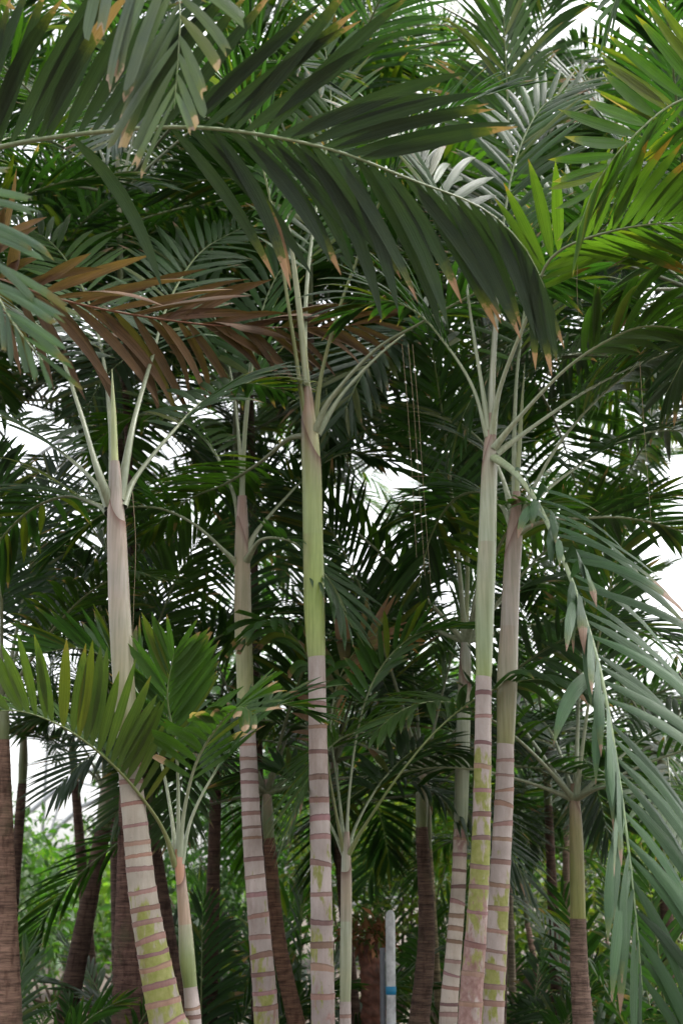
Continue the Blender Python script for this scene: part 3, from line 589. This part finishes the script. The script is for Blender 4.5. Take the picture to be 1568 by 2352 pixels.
OR.frond([(1985, 690, 6.8), (1880, 560, 6.9), (1720, 520, 7.0), (1560, 570, 7.1), (1420, 680, 7.2)], pet=.25, L=.55, W=.055, n=26, colr=MID, droop=.6, yellowing=.25)
OR.frond([(1988, 720, 6.8), (1900, 640, 6.9), (1760, 640, 7.2), (1620, 740, 7.5), (1530, 900, 7.7)], pet=.25, L=.55, W=.055, n=26, colr=DARK, droop=.6)
OR.crown(7, 2.4, az0=0, seed=55, az_skip=(4.7, .9))

# ------------------------------------------------------------------ palms further back
BGT = (.105, .075, .06)
def back(label, d, x0, x1, ytop, cy, w0, w1, n=9, length=2.3, seed=1, ring=.05, tcol=BGT, cs=None, group='slender palms standing further back', rough=True, el=(80, -5), **kw):
    p = Palm(label, d, [(x0, 2400, w0), ((x0+x1)/2+kw.pop('bow', 0), (2400+ytop)/2, (w0+w1)/2), (x1, ytop, w1)],
             [(x1+(x1-x0)*.01, ytop-8, w1*.95), (x1+(x1-x0)*.05, (ytop*.6+cy*.4), w1*1.02), (x1+(x1-x0)*.08, cy, w1*.6)], group=group, near=False, ring=ring, tcol=tcol,
             cs_cols=cs or [(0, (.13, .165, .06)), (.6, (.16, .18, .09)), (1, (.18, .17, .13))], rough_rings=rough, sides=14, amt=([(0, .1), (1, .1)], [(0, .35), (1, .2)]))
    kw.setdefault('pcol', (.17, .19, .12)); kw.setdefault('L', .62*length/2.3); kw.setdefault('W', .037*length/2.3); kw['pairs'] = 40; p.crown(n, length, seed=seed, az0=seed*1.7, el=el, tone=.80, **kw); return p  # tone dims the leaf colours: canopy shade over the back palms, put into colour
back('dark palm trunk leaning to the right with short green shaft', 11.5, 140, 238, 1900, 1780, 48, 33, n=7, length=1.3, seed=2, el=(80, 45))
back('thin dark palm trunk crossing behind the leaning one', 13.5, 222, 170, 1760, 1690, 30, 18, n=7, length=.9, seed=3, el=(80, 10))
back('pale brown palm trunk standing at the left edge', 9.2, 22, 5, 1700, 1580, 58, 34, n=7, length=1.8, el=(80, 45), seed=4, tcol=(.22, .155, .12), ring=.09)
back('dark slim palm with drooping crown against the white sky', 12.5, 6, 52, 1800, 1660, 30, 20, n=8, length=1.0, seed=5, el=(80, 10))
back('stout brown palm trunk swelling at its base', 10.5, 300, 294, 1780, 1620, 82, 34, n=8, length=1.8, el=(80, 40), seed=6, tcol=(.13, .085, .07))
back('slim grey palm trunk left of the thick banded one', 13.0, 276, 262, 1820, 1700, 30, 20, n=6, length=1.2, el=(80, 45), seed=7, tcol=(.14, .105, .09))
back('slim dark palm trunk crossing behind the young pink palm', 11.0, 428, 352, 1920, 1790, 32, 26, n=7, length=1.6, el=(80, 30), seed=8)
back('straight dark palm trunk right of the young pink palm', 12.0, 480, 497, 1760, 1640, 34, 24, seed=9)
back('bowed brown palm trunk between grey ringed palms', 10.8, 690, 618, 1925, 1790, 38, 25, seed=10, bow=-14, tcol=(.14, .088, .06))
back('dark palm trunk hard behind the slim grey green palm', 12.0, 818, 770, 1850, 1720, 30, 20, seed=11)
back('stout dark scored palm trunk behind the close pair', 10.2, 958, 968, 1900, 1740, 46, 26, seed=12, bow=16, tcol=(.11, .08, .062))
back('thin palm trunk with green stripe beside the stout dark one', 12.5, 1012, 985, 1950, 1800, 18, 13, n=7, seed=13, tcol=(.26, .24, .15), length=1.6)
back('thin straight dark palm trunk right of the close pair', 12.8, 1284, 1258, 1850, 1700, 30, 18, seed=14)
back('thin pale palm trunk leaning left in the undergrowth', 14.0, 1262, 1210, 2120, 2040, 17, 12, n=6, length=1.4, seed=15, tcol=(.36, .28, .23))
back('thin grey palm trunk in front of the pale sky gap', 13.0, 1180, 1168, 2010, 1900, 18, 13, n=6, length=1.5, seed=16, tcol=(.28, .26, .2))
back('grey trunk close beside the scored palm on the right', 14.0, 1300, 1300, 1880, 1760, 22, 16, n=7, seed=17, tcol=(.30, .25, .2))
back('brown palm trunk behind the drooping frond at the right edge', 12.0, 1540, 1520, 1820, 1700, 34, 24, seed=18)
# tall crowns that close the canopy
TALL = 'tall palms closing the canopy behind'
tl = [(11.0, -150, -60, 1150, 900), (12.0, 590, 545, 1100, 860), (13.0, 736, 706, 900, 640), (11.5, 1090, 1112, 860, 600), (13.5, 1150, 1178, 900, 660),
      (11.0, 1640, 1600, 1150, 880), (15.0, 318, 262, 700, 480), (16.0, 1640, 1560, 560, 330), (15.0, 740, 716, 560, 330), (14.0, 340, 272, 560, 320), (16.0, 1096, 1130, 420, 200), (17.0, 600, 560, 1300, 1080), (17.0, 1340, 1325, 1330, 1150), (13.0, 1660, 1640, 750, 500), (13.0, -60, -80, 760, 520),
      (10.5, 742, 712, 700, 420), (10.0, 1150, 1188, 1040, 800), (9.8, 1660, 1600, 900, 640), (10.5, 360, 280, 700, 420), (12.0, 1084, 1124, 330, 60), (14.0, -110, -40, 420, 150), (12.5, 610, 560, 300, 40), (13.5, 345, 275, 1080, 840), (12.5, 734, 716, 1150, 900), (14.5, 1090, 1118, 1250, 1010), (16.0, 590, 556, 900, 650), (11.5, 350, 276, 1010, 820), (12.5, -150, -90, 1120, 900)]
LB = ['rising behind the left side fronds of the leaning banded palm', 'rising behind the grey forked palm', 'directly behind the tall palm with lime green crownshaft', 
      'whose crown spreads above and left of the close pair', 'whose crown spreads above the grey swollen crownshaft', 'behind the top of the long drooping frond', 'far behind the dead brown frond', 'far behind the bright upright leaflets', 'far behind the middle of the great arching frond',
      'far behind the hanging frond with torn ends', 'showing only under the end of the great arching frond', 'small and dark right of the grey forked palm', 'small and dark behind the drooping frond', 'beyond the bright fronds of the right edge', 'beyond the withered leaflets of the left edge', 'close behind the middle of the great arching frond', 'close behind the grey swollen crownshaft', 'close behind the yellow green frond of the close pair',
      'close behind the hanging frond with torn ends', 'highest above the close pair', 'highest behind the base of the great arching frond', 'highest above the lime green crownshaft', 'directly behind the leaning banded palm', 'half hidden by the lime green crownshaft', 'half hidden by the waxy green crownshaft', 'half hidden by the grey forked palm', 'close behind the crown of the leaning banded palm', 'beyond the left edge below the dead brown frond']
for i, (d, x0, x1, yt, cy) in enumerate(tl):
    back('tall background palm '+LB[i], d, x0, x1, yt, cy, 20, 15, n=11, length=2.8, seed=60+i, group=TALL, tcol=(.11, .085, .07), el=(80, -15))

# ------------------------------------------------------------------ undergrowth
class Rosette(Palm):
    """stemless palm: fronds straight out of the soil"""
    def __init__(s, label, x, d, group, name='low_palm', cat='low palm'):
        s.limit = 0; s.count = 0; s.near = False; s.d = d
        s.base = np.array([x, d, 0.]); s.root = thing(name, label, cat, s.base, group)
        s.top = np.array([x, d, .06]); s.axis = np.array([0, 0, 1.]); s.topr = .06
def leaf_cloud(g, blobs, nleaf, size, cols, flat=.35):
    """nleaf bent leaf blades spread through ellipsoids (centre, radii)"""
    vol = np.array([b[1][0]*b[1][1]*b[1][2] for b in blobs])**.75; pick = g.choice(len(blobs), nleaf, p=vol/vol.sum())
    d = nrm(g.normal(size=(nleaf, 3))); r = g.random(nleaf)**.45
    c = np.array([b[0] for b in blobs])[pick]+d*r[:, None]*np.array([b[1] for b in blobs])[pick]
    ax = nrm(d*.7+g.normal(size=(nleaf, 3))*.7+np.array([0, 0, -.25])); sd_ = nrm(np.cross(ax, g.normal(size=(nleaf, 3))+np.array([0, 0, 1.2])))
    up = np.cross(sd_, ax); ln = size*g.uniform(.6, 1.3, nleaf)[:, None]; wd = ln*flat*.5*g.uniform(.8, 1.2, nleaf)[:, None]
    V = np.stack([c, c+ax*ln*.5-sd_*wd+up*ln*.06, c+ax*ln*.52-up*ln*.02, c+ax*ln*.5+sd_*wd+up*ln*.06, c+ax*ln-up*ln*.12], 1)
    i = np.arange(nleaf)[:, None]*5
    F = np.concatenate([i+np.array([[0, 2, 1]]), i+np.array([[0, 3, 2]]), i+np.array([[1, 2, 4]]), i+np.array([[2, 3, 4]])])
    base = np.array(cols)[g.choice(len(cols), nleaf)]*g.uniform(.7, 1.35, nleaf)[:, None]
    CO = np.repeat(base[:, None], 5, 1); UV = np.tile(np.array([[.5, 0], [0, .5], [.5, .5], [1, .5], [.5, 1]])[None], (nleaf, 1, 1))+(g.random((nleaf, 1, 1))*20)
    return V.reshape(-1, 3), F, UV.reshape(-1, 2), CO.reshape(-1, 3)
def shrub(label, x, d, w_, h, seed, nleaf=2600, size=.16, cols=(GREEN, MID), name='broadleaf_shrub', cat='shrub', group=None, trunk=0, dep=None, flat=.4):
    g = np.random.default_rng(seed); base = np.array([x, d, 0.]); root = thing(name, label, cat, base, group)
    nb = 9 if not trunk else 14; blobs = []; stems = []
    for k in range(nb):
        a = g.uniform(0, 6.28); rr = g.random()**.5*.42*w_
        z = (trunk*.8+(h-trunk*.8)*g.uniform(.18, .86))
        c = base+np.array([math.cos(a)*rr, math.sin(a)*rr*(dep or 1), z]); rad = np.array([1, 1, .75])*g.uniform(.20, .32)*min(w_, (h-trunk)*1.4)
        blobs.append((c, rad))
        if k < 8:
            s0 = base+np.array([0, 0, -.05 if not trunk else trunk*g.uniform(.6, 1.0)])
            if not trunk: s0 = s0+np.array([g.normal(0, .12), g.normal(0, .12), 0])
            mid = s0*.5+c*.5+np.array([g.normal(0, .08), g.normal(0, .08), -.1*h*.3]); stems.append((s0, mid, c))
    Vs, Fs, o = [], [], 0
    if trunk:
        C, _ = spline([base+np.array([0, 0, -.06]), base+np.array([g.normal(0, .1), 0, trunk*.5]), base+np.array([g.normal(0, .1), 0, trunk*1.05])], 12)
        V, F, u, ri = tube(C[:, :3], np.linspace(.05*h*.45, .03*h*.45, 12), 8); Vs.append(V); Fs.append(F+o); o += len(V)
    for st in stems:
        C, _ = spline(st, 10); V, F, u, ri = tube(C[:, :3], np.linspace(.013*h**.7, .005, 10), 6); Vs.append(V); Fs.append(F+o); o += len(V)
    V = np.vstack(Vs); link('trunk' if trunk else 'stems', make_mesh('stems', V, np.vstack(Fs), colr=np.tile([.16, .12, .09], (len(V), 1)), attrs={'amt': np.zeros((len(V), 3))}), M_BARK, root)
    V, F, UV, CO = leaf_cloud(g, blobs, nleaf, size, cols, flat)
    c = link('crown' if trunk else 'foliage', make_mesh('foliage', V, F, UV, CO, smooth=False, attrs={'tip': np.zeros((len(V), 4))}), M_BROAD, root); c['kind'] = 'stuff'
    return root
def gx(px, d): return at(px, 2050, d)[0]
SH = 'leafy shrubs behind the trunks'; LP = 'low palms on the ground between the trunks'
BRIGHT = (.11, .18, .04); OLIV = (.15, .175, .04); TEAL = (.035, .085, .055)
for i, (px, d, w_, h, sz, cols, lab) in enumerate([
    (120, 23, 4.0, 2.4, .22, (MID, BRIGHT), 'bright broadleaf shrub against the white sky left of the banded trunk'),
    (300, 25, 3.6, 2.6, .22, (MID, BRIGHT), 'bright broadleaf shrub seen between the leaning trunks'),
    (-80, 20, 3.5, 2.6, .2, (GREEN, MID), 'rounded shrub beyond the trunk at the left edge'),
    (500, 19, 3.5, 3.6, .16, (GREEN, DARK), 'dark shrub behind the young pink palm'),
    (680, 18, 3.2, 3.4, .15, (DARK, GREEN), 'dark shrub behind the bowed brown trunk'),
    (880, 15, 2.0, 2.9, .10, (OLIV, BRIGHT), 'fine leaved yellow green shrub behind the white post'),
    (1010, 17, 2.6, 3.2, .12, (OLIV, MID), 'yellow green shrub behind the stout dark trunk'),
    (1190, 17, 2.4, 2.0, .14, (GREEN, BRIGHT), 'low green shrub right of the close pair'),
    (1420, 15, 2.8, 2.4, .13, (BRIGHT, OLIV), 'bright yellow green shrub behind the scored trunk'),
    (1560, 17, 3.0, 3.2, .16, (GREEN, DARK), 'dark shrub beyond the drooping frond')]):
    shrub(lab, gx(px, d), d, w_, h, 200+i, 2200, sz, cols, group=SH, dep=.6)
TR = 'broadleaf trees at the far side'
for i, (px, d, w_, h, lab) in enumerate([
    (-460, 34, 8, 7, 'far broadleaf tree beyond the left edge'), (620, 36, 8, 8.5, 'far broadleaf tree behind the grey forked palm'),
    (860, 38, 9, 7.5, 'far broadleaf tree behind the slim grey green palm'), (1060, 40, 7, 7.5, 'far broadleaf tree behind the close pair'), (1520, 36, 9, 8, 'far broadleaf tree behind the drooping frond'), (230, 42, 9, 2.6, 'low far broadleaf tree under the white gap')]):
    shrub(lab, gx(px, d), d, w_, h, 300+i, 5200, .38, (GREEN, MID, DARK), name='broadleaf_tree', cat='tree', group=TR, trunk=h*.28)
for i, (px, d, n_, ln, cl, lab) in enumerate([
    (60, 13, 11, .95, GREEN, 'low palm in front of the white gap'), (230, 10.5, 11, 1.05, DARK, 'dark low palm at the foot of the leaning dark trunk'), (345, 12, 10, 1.5, GREEN, 'low palm behind the banded trunk'),
    (470, 11.5, 12, 1.7, DARK, 'low palm behind the young pink palm'), (560, 14, 10, 2.0, GREEN, 'low palm behind the grey forked palm'), (700, 12, 11, 1.7, DARK, 'dark low palm behind the lime shafted palm'),
    (905, 14.5, 10, 2.1, DARK, 'low palm with dark plumes above the white post'), (1060, 14, 9, 1.6, GREEN, 'low palm behind the close pair'), (1190, 11.5, 10, 1.4, DARK, 'low palm right of the close pair'),
    (1400, 12, 12, 1.8, DARK, 'low palm under the drooping frond'), (1530, 10.5, 11, 1.8, GREEN, 'low palm at the right edge'), (-10, 10, 10, 1.4, GREEN, 'low palm at the foot of the trunk on the left edge')]):
    p = Rosette(lab, gx(px, d), d, LP); p.crown(n_, ln, seed=400+i, az0=i, el=(85, 28), droop=.8, pcol=OLIVE, rs=.7, colr=cl, n=22)
# ------------------------------------------------------------------ white post with a blue band, red stump, fallen stem
p0 = at(898, 2352, 11.2); xw = p0[0]
root = thing('marker_post', 'mottled white post with blue band among the shrubs', 'post', (xw, 11.2, 0))
hw = 1.42; rr = .036
C = np.stack([np.full(14, xw), np.full(14, 11.2), np.r_[np.linspace(-.06, hw, 9), hw+.02, hw+.036, hw+.048, hw+.055, hw+.058]], 1)
V, F, u, ri = tube(C, np.r_[np.full(9, rr), rr*.95, rr*.82, rr*.6, rr*.32, .002], 18); link('post', make_mesh('post', V, F), plain('white_paint', (.85, .85, .86), .6, .45, 16), root)
zb = at(897, 2275, 11.2)[2]
C = np.stack([np.full(4, xw), np.full(4, 11.2), zb+np.array([-.03, -.028, .028, .03])], 1)
V, F, u, ri = tube(C, np.array([rr, rr+.004, rr+.004, rr]), 18); link('band', make_mesh('band', V, F), plain('blue_band', (.03, .30, .55), .4, .1, 20), root)
C = np.stack([np.full(6, xw-.06), np.full(6, 11.24), np.linspace(-.06, 1.2, 6)], 1)
V, F, u, ri = tube(C, np.full(6, .02), 8); link('stake', make_mesh('stake', V, F), plain('grey_stake', (.22, .23, .26), .6, .2, 20), root)
g = np.random.default_rng(77)
xs_ = at(853, 2300, 11.6)[0]; root = thing('tree_fern_stump', 'reddish brown fibrous stump beside the white post', 'stump', (xs_, 11.6, 0))
C = np.stack([np.full(50, xs_)+.02*np.sin(np.linspace(0, 4, 50)), np.full(50, 11.6), np.linspace(-.06, 1.22, 50)], 1)
V, F, u, ri = tube(C, .088+.008*g.normal(size=50), 20); V = V+g.normal(0, .009, V.shape)
link('trunk', make_mesh('trunk', V, F, colr=np.tile([.17, .075, .05], (len(V), 1))*g.uniform(.5, 1.5, (len(V), 1)), attrs={'amt': np.zeros((len(V), 3))}, smooth=False), M_BARK, root)
V, F, UV, CO = leaf_cloud(g, [(np.array([xs_, 11.6, 1.28]), np.array([.2, .2, .14]))], 220, .11, [(.30, .13, .07), (.22, .09, .05), (.10, .12, .03)])
o = link('foliage', make_mesh('foliage', V, F, UV, CO, smooth=False, attrs={'tip': np.zeros((len(V), 4))}), M_DRY, root); o['kind'] = 'stuff'
a, b = at(1195, 2235, 14.5), at(1262, 2300, 14.5); dv = nrm(b-a)
P = [a-dv*.5, a, b, b+dv*(b[2]+.06)/max(.2, -dv[2])]
C, _ = spline(P, 30); root = thing('leaning_stem', 'bare pinkish stem leaning low between the thin trunks', 'stem', (C[-1, 0], C[-1, 1], 0))
V, F, u, ri = tube(C[:, :3], np.linspace(.05, .075, 30), 12); link('stem', make_mesh('stem', V, F, colr=np.tile([.36, .25, .22], (len(V), 1)), attrs={'amt': np.zeros((len(V), 3))}), M_BARK, root)
# ------------------------------------------------------------------ glasshouse wall at the far side
GY = 46.0
steel = plain('grey_steel', (.42, .44, .46), .45, .1, 3)
m, nn_, N, L = new_mat('thin_glass'); tb = N.new('ShaderNodeBsdfTransparent'); gb = N.new('ShaderNodeBsdfGlossy'); gb.inputs['Roughness'].default_value = .05
mx = N.new('ShaderNodeMixShader'); mx.inputs[0].default_value = .05; L.new(tb.outputs[0], mx.inputs[1]); L.new(gb.outputs[0], mx.inputs[2])
oo = N.new('ShaderNodeOutputMaterial'); L.new(mx.outputs[0], oo.inputs['Surface'])
gr = thing('glasshouse_wall', 'tall glazed end wall of thin grey bars behind the grove', 'glass wall', (0, GY, 0))
def box(c, s_):
    V = np.array([[x, y, z] for x in (-.5, .5) for y in (-.5, .5) for z in (-.5, .5)])*np.array(s_)+np.array(c)
    return V, np.array([[0, 1, 3, 2], [4, 6, 7, 5], [0, 4, 5, 1], [2, 3, 7, 6], [0, 2, 6, 4], [1, 5, 7, 3]])
for k in range(20): V, F = box((0, GY, .4+k*.86), (44, .03, .03)); link('glazing_bar', make_mesh('glazing_bar', V, F, smooth=False), steel, gr)
for k in range(8): V, F = box((-22+k*44/7, GY+.04, 8.2), (.09, .05, 16.5)); link('mullion', make_mesh('mullion', V, F, smooth=False), steel, gr)
for k in range(7):
    x0, x1 = -22+k*44/7+.05, -22+(k+1)*44/7-.05
    for z0 in range(10):
        V = np.array([[x0, GY+.004, .42+z0*1.72], [x1, GY+.004, .42+z0*1.72], [x1, GY+.004, .42+z0*1.72+1.69], [x0, GY+.004, .42+z0*1.72+1.69]])
        link('pane', make_mesh('pane', V, np.array([[0, 1, 2, 3]]), smooth=False), m, gr)
def truss(label, P, dep_, nseg):
    C, _ = spline(P, nseg+1); C = C[:, :3]; T = nrm(np.gradient(C, axis=0)); Nn = nrm(np.cross(T, [0, 1., 0])); Nn *= np.sign(Nn[:, 2:]+1e-6)
    root = thing('steel_truss', label, 'truss', C[0]); lo = C-Nn*dep_
    for nm, ln in (('chord', C), ('chord', lo)):
        V, F, u, ri = tube(ln, np.full(len(ln), .07), 8); link(nm, make_mesh(nm, V, F), steel, root)
    for i in range(nseg):
        a, b = (C[i], lo[i+1]) if i % 2 else (lo[i], C[i+1])
        V, F, u, ri = tube(np.array([a, (a+b)/2, b]), np.full(3, .035), 6); link('web', make_mesh('web', V, F), steel, root)
truss('curved lattice roof truss seen against the white gap on the left', [(-16, 43, -.2), at(60, 1870, 43), at(140, 1800, 43), at(270, 1745, 43), at(500, 1690, 43), at(784, 1660, 43), at(1300, 1720, 43), (15, 43, -.2)], .9, 26)
truss('high roof truss crossing above the bright fronds', [(14, 44, -.2), at(1700, 1000, 42), at(1640, 100, 36), at(1330, 270, 30), at(1150, 470, 30), at(700, 700, 36), at(-100, 1200, 44), (-21, 45, -.2)], .7, 30)
